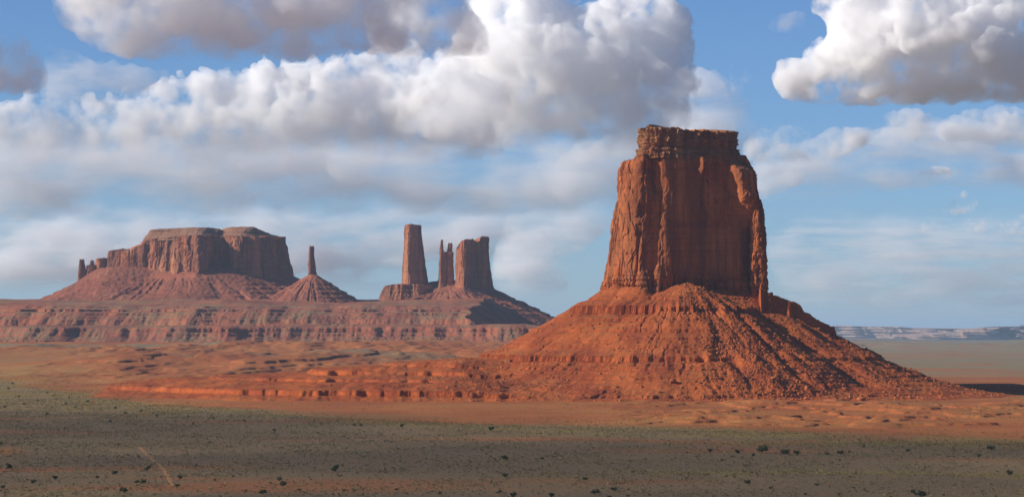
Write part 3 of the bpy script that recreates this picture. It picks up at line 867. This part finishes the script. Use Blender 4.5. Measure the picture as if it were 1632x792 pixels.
JUN = [juniper_meshes(600 + i) for i in range(7)]
BIG = [  # column, row of the foot, width in columns, label
    (1215, 722, 20, 'widest of the dark junipers in the row along the back of the shaded flat'),
    (1251, 725, 15, 'broad dark juniper just right of the widest one in the back row'),
    (1270, 725, 12, 'round juniper touching the right end of the broad one in the back row'),
    (1201, 727, 9, 'low juniper in front of the left side of the widest one in the back row'),
    (1175, 723, 11, 'dark juniper left of the widest one in the back row'),
    (1132, 721, 10, 'lone dark juniper at the left end of the back row'),
    (1339, 724, 11, 'dark juniper near the right end of the back row'),
    (1319, 725, 8, 'small juniper close left of the one near the back row end'),
    (1579, 717, 14, 'broad grey-green juniper by the yellow brush, far right of the back row'),
    (1560, 729, 8, 'small dark shrub below the broad juniper at the far right'),
    (1608, 758, 13, 'tall round juniper near the right edge beyond the yellow stripe'),
    (1458, 789, 13, 'dark left one of two junipers touching at the bottom edge'),
    (1470, 793, 18, 'grey-green right one of two junipers touching at the bottom edge'),
    (1191, 771, 11, 'grey shrub below the yellow stripe, under the big butte'),
    (948, 788, 15, 'dark egg-shaped juniper at the bottom edge below the butte foot'),
    (978, 782, 12, 'wide low juniper right of the egg-shaped one at the bottom edge'),
    (879, 793, 12, 'juniper cut by the bottom edge left of the egg-shaped one'),
    (819, 793, 13, 'grey juniper cut by the bottom edge near the middle'),
    (795, 786, 10, 'flat dark shrub just above the grey juniper at the bottom middle'),
    (805, 733, 12, 'dark leaning juniper alone in the middle of the shaded flat'),
    (804, 760, 10, 'grey shrub straight below the leaning juniper in the middle'),
    (864, 732, 7, 'small shrub right of the leaning juniper in the middle'),
    (933, 765, 10, 'round shrub at the left start of the yellow stripe'),
    (782, 687, 11, 'dark juniper standing right on the sunlit edge of the shade'),
    (641, 680, 9, 'bright green juniper in the yellow brush at the sunlit edge'),
    (534, 751, 16, 'wide dark juniper alone in the left middle of the flat'),
    (451, 775, 14, 'larger lower juniper of the pair right of the dirt track'),
    (446, 766, 9, 'smaller upper juniper of the pair right of the dirt track'),
    (418, 788, 13, 'dark flat juniper left of the pair, near the bottom edge'),
    (477, 782, 8, 'yellow-green small shrub right of the pair'),
    (282, 776, 9, 'dark lower juniper at the near end of the dirt track'),
    (286, 764, 10, 'upper juniper at the near end of the dirt track'),
    (235, 750, 13, 'dark juniper standing just left of the dirt track'),
    (218, 770, 9, 'left one of two touching shrubs below the track juniper'),
    (229, 770, 10, 'right one of two touching shrubs below the track juniper'),
    (197, 785, 15, 'biggest dark juniper at the lower left by the bottom edge'),
    (183, 756, 10, 'dark round juniper left of the dirt track'),
    (88, 764, 10, 'dark juniper between the left edge and the dirt track'),
    (54, 771, 12, 'wide dark juniper lower left of it near the left edge'),
    (14, 747, 13, 'dark juniper near the left edge, upper one'),
    (4, 778, 9, 'dark juniper at the left edge, lower one'),
]
SMALL = [(155, 762, 7), (372, 760, 5), (342, 766, 5), (548, 783, 7), (75, 661, 7), (2, 708, 7), (176, 673, 6), (189, 709, 5), (437, 687, 6), (506, 691, 5), (184, 652, 7), (53, 601, 5),
         (575, 679, 6), (565, 679, 6), (701, 787, 7), (632, 781, 6), (971, 793, 8), (1306, 725, 5), (1354, 722, 6), (1377, 712, 6), (1447, 721, 9), (1228, 779, 8), (1302, 774, 7),
         (1151, 734, 5), (1338, 734, 5), (1283, 789, 7), (1338, 789, 6), (1095, 722, 5), (1420, 793, 6), (14, 620, 5), (38, 645, 6), (60, 640, 5), (85, 632, 5), (30, 633, 6), (105, 645, 6), (120, 650, 5),
         (140, 641, 6), (75, 627, 5), (110, 634, 5), (160, 654, 5), (200, 660, 6), (225, 656, 5), (250, 664, 5), (8, 650, 6), (20, 612, 5), (300, 664, 5), (340, 668, 5), (390, 672, 5)]
jr = random.Random(9)
for n_, (p, r_, w_, lab) in enumerate(BIG + [(a, b_, c, None) for a, b_, c in SMALL]):
    Yg = H * F / (r_ - HR); Xg = (p - 816) * Yg / F
    for _ in range(6):                                   # let the foot follow the ground
        gz = float(ground_z(np.array([Xg]), np.array([Yg]))[0]); Yg = (H - gz) * F / (r_ - HR); Xg = (p - 816) * Yg / F
    wm = w_ * Yg / F * 1.05
    if lab: root = thing('juniper_bush', lab, 'juniper', (Xg, Yg, gz), 'junipers dotted over the sage flat')
    else: root = thing('desert_shrub', 'tiny dark shrub scattered on the sage flat', 'shrub', (Xg, Yg, gz), 'small shrubs on the sage flat')
    root.rotation_euler = (0, 0, jr.uniform(0, 6.3)); root.scale = (wm, wm, wm * jr.uniform(.75, 1.0))
    for nm, me in zip(('crown', 'trunk'), JUN[n_ % 7]):
        c = bpy.data.objects.new(nm, me); C.objects.link(c); c.parent = root


# ---------------------------------------------------------------- clouds
IV, IF = ico(2)
IC, IG = ico(1)


def cloud_mat(name, den, scale, lo, hi, zb=None, zr=1., stretch=(1, 1, 1), zt=None, ztr=1.):
    m = bpy.data.materials.new(name); m.use_nodes = True
    nt = m.node_tree; nt.nodes.remove(nt.nodes['Principled BSDF'])
    v = nd(nt, 'ShaderNodeVolumeScatter')
    v.inputs['Color'].default_value = (.958, .978, 1, 1); v.inputs['Anisotropy'].default_value = 0
    nt.links.new(v.outputs[0], nt.nodes['Material Output'].inputs['Volume'])
    out = ramp(nt, noise(nt, scale, stretch, 7, .62), lo, hi, 0, den)
    if zb is not None:
        g = nd(nt, 'ShaderNodeNewGeometry'); sp = nd(nt, 'ShaderNodeSeparateXYZ'); nt.links.new(g.outputs['Position'], sp.inputs[0])
        out = mul(nt, out, ramp(nt, sp.outputs[2], zb, zb + zr))
        if zt is not None: out = mul(nt, out, ramp(nt, sp.outputs[2], zt, zt - ztr))
    nt.links.new(out, v.inputs['Density'])
    return m


def keep_big(e, least=400):
    """drop stray crumbs and inner bubbles left by the merge"""
    n = len(e.vertices); ed = np.empty(len(e.edges) * 2, np.int32); e.edges.foreach_get('vertices', ed); ed = ed.reshape(-1, 2)
    lab = np.arange(n)
    while True:
        m = np.minimum(lab[ed[:, 0]], lab[ed[:, 1]]); old = lab.copy()
        np.minimum.at(lab, ed[:, 0], m); np.minimum.at(lab, ed[:, 1], m)
        lab = lab[lab]; lab = lab[lab]
        if (lab == old).all(): break
    big = np.bincount(lab, minlength=n)[lab] >= least
    q = np.empty(len(e.polygons) * 4, np.int32); e.loops.foreach_get('vertex_index', q); q = q.reshape(-1, 4)
    v = np.empty(n * 3, np.float32); e.vertices.foreach_get('co', v); v = v.reshape(-1, 3)
    idx = np.cumsum(big) - 1
    return mesh_from('cumulus_cloud', v[big], idx[q[big[q].all(1)]], None, True)


def cloud(label, poly, D, rmax, mat, n=700, vox=26, seed=1, thick=1.0, rmin=4, sub=10, group='clouds over the valley'):
    """a heap of billows filling an outline (columns and rows of a 1632 frame) at distance D, merged into one body"""
    g = np.random.default_rng(seed); P = np.array(poly, float)
    x = g.uniform(P[:, 0].min(), P[:, 0].max(), n * 5); y = g.uniform(P[:, 1].min(), P[:, 1].max(), n * 5)
    k = inside(P, x, y); x = x[k][:n]; y = y[k][:n]; d = pdist(P, x, y)
    r = np.minimum(d * .95, rmax * g.uniform(.4, 1, len(x))); k = r > rmin; x, y, r, d = x[k], y[k], r[k], d[k]
    dz = g.uniform(-1, 1, len(x)) * np.maximum(np.minimum(d, rmax * 2.2 * thick) - r * .6, 0)
    a = g.normal(size=(len(x), sub, 3)); a /= np.linalg.norm(a, axis=2, keepdims=True)
    a[..., 2] = -np.abs(a[..., 2]); a[..., 1] -= .35
    cr = r[:, None] * g.uniform(.18, .42, (len(x), sub))
    x1, y1, z1, r1 = ((x[:, None] + a[..., 0] * r[:, None] * .92).ravel(), (y[:, None] + a[..., 1] * r[:, None] * .92).ravel(), (dz[:, None] + a[..., 2] * r[:, None] * .92).ravel(), cr.ravel())
    L = [(x, y, dz, r), (x1, y1, z1, r1)]
    k = r1 * D / F > vox * 3.2                               # a third, finer generation of billows
    x1, y1, z1, r1 = x1[k], y1[k], z1[k], r1[k]
    a = g.normal(size=(len(x1), 8, 3)); a /= np.linalg.norm(a, axis=2, keepdims=True); a[..., 2] = -np.abs(a[..., 2]); a[..., 1] -= .25
    cr = r1[:, None] * g.uniform(.25, .45, (len(x1), 8))
    L.append(((x1[:, None] + a[..., 0] * r1[:, None] * .92).ravel(), (y1[:, None] + a[..., 1] * r1[:, None] * .92).ravel(), (z1[:, None] + a[..., 2] * r1[:, None] * .92).ravel(), cr.ravel()))
    xs, ys, zs, rs = (np.concatenate([q_[i_] for q_ in L]) for i_ in range(4))
    kk = D / F
    s = np.stack([(xs - 816) * kk, D + zs * kk, H + (HR - ys) * kk, rs * kk], 1)
    s = s[s[:, 3] > vox * .8]
    V = (IC[None] * s[:, None, 3:4] + s[:, None, :3]).reshape(-1, 3)
    Fc = (IG[None] + (np.arange(len(s)) * len(IC))[:, None, None]).reshape(-1, 3)
    me = mesh_from('cumulus_cloud', V, Fc)
    o = bpy.data.objects.new('cumulus_cloud', me); C.objects.link(o)
    m = o.modifiers.new('r', 'REMESH'); m.mode = 'VOXEL'; m.voxel_size = vox; m.use_smooth_shade = True
    e = bpy.data.meshes.new_from_object(o.evaluated_get(bpy.context.evaluated_depsgraph_get()))
    o.modifiers.clear(); e2 = keep_big(e); o.data = e2; bpy.data.meshes.remove(me); bpy.data.meshes.remove(e); e = e2
    v = np.empty(len(e.vertices) * 3, np.float32); e.vertices.foreach_get('co', v); v = v.reshape(-1, 3)
    nn = np.empty(len(e.vertices) * 3, np.float32); e.vertices.foreach_get('normal', nn); nn = nn.reshape(-1, 3)
    q_ = vox * 5
    v = v + nn * (vox * .45 * (1 - 2.2 * np.abs(perlin(v[:, 0] / q_, v[:, 1] / q_, v[:, 2] / q_, seed))))[:, None]
    e.vertices.foreach_set('co', v.astype(np.float32).ravel())
    e.materials.clear(); e.materials.append(mat)
    return tag(o, label, 'cloud', group)


CD = cloud_mat('grey_cumulus', .010, 1 / 300, .40, .60)
CM = cloud_mat('cumulus', .024, 1 / 300, .42, .60)
CS = cloud_mat('thin_cumulus', .010, 1 / 300, .40, .66)
CP = cloud_mat('cloud_scrap', .02, 1 / 230, .46, .66)
CW = cloud_mat('ragged_cumulus', .03, 1 / 360, .41, .60)
cloud('long bright bank of white cumulus above the far mesa on the left',
      [(-60, 190), (0, 175), (60, 165), (130, 185), (210, 165), (225, 145), (300, 150), (330, 125), (390, 130), (420, 115), (470, 108), (520, 115), (560, 105), (620, 85), (660, 95), (720, 100), (760, 85), (840, 200), (820, 250), (700, 265), (600, 270), (450, 290), (300, 290), (120, 280), (-60, 280)],
      26000, 60, cloud_mat('bank', .019, 1 / 320, .41, .60, H + (HR - 330) * 26000 / F, 1900), 700, 20, 11)
cloud('towering white cumulus left of the big butte, its right half in shade',
      [(700, 110), (745, 60), (740, 20), (770, -30), (830, -20), (850, 0), (890, 5), (930, 30), (960, 10), (1010, 5), (1050, 15), (1095, 5), (1105, 60), (1100, 110), (1118, 150), (1110, 200), (1080, 240), (1000, 260), (860, 250), (720, 230)],
      25000, 62, cloud_mat('tower_cloud', .017, 1 / 320, .41, .60, H + (HR - 310) * 25000 / F, 1900), 700, 20, 12)
cloud('grey knobbly cloud in front of the white cumulus tower',
      [(625, 215), (640, 190), (670, 180), (700, 150), (715, 120), (750, 112), (770, 130), (800, 115), (815, 150), (820, 210), (780, 240), (700, 235), (660, 215)], 20000, 26, cloud_mat('knobbly', .008, 1 / 360, .40, .60), 300, 14, 13)
cloud('flat-bottomed grey cloud across the top left of the sky',
      [(40, -150), (60, -60), (90, 40), (150, 85), (200, 98), (350, 100), (450, 105), (560, 90), (640, 90), (665, 60), (690, -60), (640, -150), (340, -190)], 15000, 46, CD, 600, 13, 14)
cloud('dark blue-grey cloud lobe ending the grey cloud at the top',
      [(560, 20), (620, -100), (690, -100), (745, 0), (775, 45), (784, 90), (700, 95), (600, 92)], 16500, 30, CD, 300, 13, 15)
cloud('dark slate cloud at the left edge above the white bank',
      [(-230, -120), (-100, -120), (-20, 0), (25, 55), (70, 100), (82, 130), (60, 152), (-230, 155)], 15000, 34, CD, 600, 13, 16)
cloud('big bright cumulus with a flat lavender base, top right of the sky',
      [(1228, 150), (1235, 110), (1270, 95), (1310, 60), (1330, 50), (1290, 20), (1285, -60), (1700, -60), (1700, 165), (1500, 170), (1330, 172), (1260, 165)], 18000, 50, CM, 600, 15, 17)
cloud('small dark scud hanging in front of the top right cumulus',
      [(1300, 30), (1340, 5), (1370, 0), (1400, 20), (1405, 35), (1385, 45), (1410, 72), (1360, 70), (1340, 45)], 15000, 14, CS, 200, 12, 18, rmin=2)
cloud('thin grey wisp in the blue left of the top right cumulus',
      [(1215, 45), (1240, 25), (1270, 20), (1300, 30), (1290, 55), (1240, 55)], 16000, 16, CS, 150, 14, 19, rmin=2)

CV = lambda nm, D, r0, r1, den, st=(1, 1, 3), t0=None, t1=None: cloud_mat(nm, den, 1 / 1000, .34, .72, H + (HR - r0) * D / F, (r0 - r1) * D / F, st,
                                                                          None if t0 is None else H + (HR - t0) * D / F, 1 if t0 is None else (t1 - t0) * D / F)
cloud('pale misty veil of cloud under the white bank, above the far mesas',
      [(-80, 200), (300, 190), (700, 200), (1000, 240), (1010, 330), (900, 350), (600, 345), (300, 350), (-80, 360)], 23500, 60, CV('veil', 23500, 390, 310, .0042, t0=205, t1=270), 350, 50, 21, sub=6)
cloud('faint warm streak of cloud low between the stone towers and the big butte',
      [(780, 470), (790, 380), (840, 330), (900, 310), (1010, 300), (1010, 340), (930, 400), (900, 480), (830, 490)], 33000, 40, CV('streak', 33000, 495, 420, .006, t0=300, t1=400), 250, 60, 22, sub=6)
cloud('wide pale haze bank low over the left mesas',
      [(-80, 290), (300, 320), (620, 300), (900, 320), (880, 400), (600, 470), (-80, 490)], 36000, 60, CV('low_bank', 36000, 485, 410, .006, t0=305, t1=420), 250, 70, 23, sub=6)
cloud('grey-white cloud filling the gap between the left dark cloud and the bank',
      [(70, 60), (110, 90), (150, 105), (270, 110), (280, 130), (210, 160), (120, 185), (60, 170), (70, 120)], 23000, 30, CV('gap', 23000, 190, 150, .006), 250, 26, 24)
for k_, (lab, poly, D_, rm, sd_) in enumerate([
    ('row of small white cumulus right of the butte top', [(1180, 262), (1185, 225), (1215, 205), (1250, 200), (1275, 205), (1300, 215), (1345, 225), (1360, 245), (1330, 265), (1250, 262)], 24000, 18, 31),
    ('small bright cumulus puff with a crisp left edge, below the big flat-based one', [(1310, 240), (1325, 222), (1345, 212), (1375, 208), (1390, 215), (1370, 232), (1330, 245)], 20000, 12, 32),
    ('heap of white cumulus under the base of the big flat-based one', [(1365, 236), (1385, 205), (1412, 180), (1450, 173), (1490, 186), (1530, 206), (1545, 234), (1450, 242)], 22000, 20, 33),
    ('white cumulus reaching the right edge of the sky under the big flat-based one', [(1485, 215), (1500, 195), (1540, 178), (1600, 168), (1700, 180), (1700, 245), (1600, 240), (1550, 225), (1510, 232)], 23000, 22, 34),
    ('low white cloud wedge touching the butte wall on its right', [(1190, 318), (1195, 282), (1225, 275), (1290, 276), (1280, 292), (1250, 305), (1220, 318)], 19000, 16, 35),
    ('lone small puff in the clear blue right of the butte', [(1455, 290), (1462, 276), (1485, 270), (1510, 272), (1508, 286), (1480, 294)], 25000, 9, 36),
    ('small round puff left of the right edge, lower of the lone puffs', [(1505, 335), (1512, 320), (1535, 311), (1553, 320), (1548, 334), (1525, 338)], 25000, 9, 37),
    ('long thin low streak of cloud at the right edge', [(1490, 368), (1500, 352), (1540, 354), (1580, 346), (1700, 348), (1700, 372), (1560, 370)], 28000, 9, 38),
    ('small torn white scrap in the blue above the butte right', [(1180, 188), (1184, 174), (1200, 168), (1212, 180), (1204, 194)], 20000, 7, 39),
    ('pale puff fading into the blue beside the cumulus tower', [(1165, 150), (1160, 110), (1172, 98), (1192, 104), (1198, 130), (1195, 150)], 24000, 14, 40),
]):
    if k_ in (1, 5, 6, 7, 8):                                # lone scraps: ragged and half see-through
        c_ = np.mean(poly, 0); poly = [tuple(c_ + (np.array(p_) - c_) * [1.35, 1.5]) for p_ in poly]; rm *= 1.3
    cloud(lab, poly, D_, rm * .62, CP if k_ in (1, 5, 6, 7, 8) else CS, 420, 15, sd_, rmin=2)
cloud('soft blue-grey shaded cloud trailing right from the cumulus tower behind the butte top',
      [(1060, 110), (1150, 125), (1190, 165), (1215, 220), (1195, 270), (980, 300), (860, 280), (900, 240), (1050, 200)], 27000, 40, CV('trail', 27000, 320, 240, .0045), 250, 40, 42, sub=6)
cloud('broad thin grey cloud sheet behind the small cumulus on the right',
      [(1190, 265), (1250, 220), (1400, 200), (1700, 190), (1700, 330), (1500, 300), (1300, 320), (1200, 330)], 30000, 40, CV('sheet', 30000, 335, 270, .0042), 250, 50, 41, sub=6)

cloud('faint layered cloud low in the blue right of the butte',
      [(1200, 380), (1300, 340), (1500, 330), (1720, 340), (1720, 520), (1400, 515), (1240, 480)], 42000, 50, CV('low_right', 42000, 522, 470, .0016, (1, 1, 7), t0=325, t1=380), 250, 80, 43, sub=6)

# the cloud overhead that shades the foreground; it floats to the left, behind the camera
sh = 1500 / math.tan(EL)
oc = Vector((SUN.x, SUN.y, 0)).normalized() * sh
gq = np.random.default_rng(5)
edge_x = np.array([-1300, -900, -482, -317, -169, -8, 129, 356, 900]); edge_y = np.array([3050, 2980, 2760, 2640, 2530, 2310, 2180, 2100, 2060])
sp_ = []
for _ in range(900):
    x = gq.uniform(-1300, 1300); top = np.interp(x, edge_x, edge_y)
    y = gq.uniform(-600, top); r = min(gq.uniform(60, 190), max((top - y) * .9, 25))
    sp_.append((x + oc.x, y + oc.y, 1500 + gq.uniform(-40, 120), r))
sp_ = np.array(sp_)
V = (IV[None] * sp_[:, None, 3:4] * np.array([1, 1, .6]) + sp_[:, None, :3]).reshape(-1, 3)
Fc = (IF[None] + (np.arange(len(sp_)) * len(IV))[:, None, None]).reshape(-1, 3)
m0 = mesh_from('cumulus_cloud', V, Fc)
o = bpy.data.objects.new('cumulus_cloud', m0); C.objects.link(o)
md_ = o.modifiers.new('r', 'REMESH'); md_.mode = 'VOXEL'; md_.voxel_size = 26
e = bpy.data.meshes.new_from_object(o.evaluated_get(bpy.context.evaluated_depsgraph_get()))
o.modifiers.clear(); o.data = e; e.materials.clear(); e.materials.append(cloud_mat('overhead_cloud', .0013, 1 / 300, .3, .5))
tag(o, 'broad cumulus overhead whose shadow darkens the sage flat in front', 'cloud', 'clouds over the valley')

# ---------------------------------------------------------------- desert air
hv = np.array([(x, y, z) for x in (-140000., 140000.) for y in (-140000., 140000.) for z in (-40., 480.)])
hf = np.array([(0, 1, 3, 2), (4, 6, 7, 5), (0, 4, 5, 1), (2, 3, 7, 6), (0, 2, 6, 4), (1, 5, 7, 3)])
hm = bpy.data.materials.new('air'); hm.use_nodes = True
hn = hm.node_tree; hn.nodes.remove(hn.nodes['Principled BSDF'])
pv = nd(hn, 'ShaderNodeVolumePrincipled')
pv.inputs['Color'].default_value = (.55, .78, 1, 1); pv.inputs['Density'].default_value = 1.7e-5; pv.inputs['Anisotropy'].default_value = 0.1
hn.links.new(pv.outputs[0], hn.nodes['Material Output'].inputs['Volume'])
tag(obj('haze', mesh_from('haze', hv, hf, hm)), 'thin blue desert haze filling the valley', 'haze', kind='stuff')
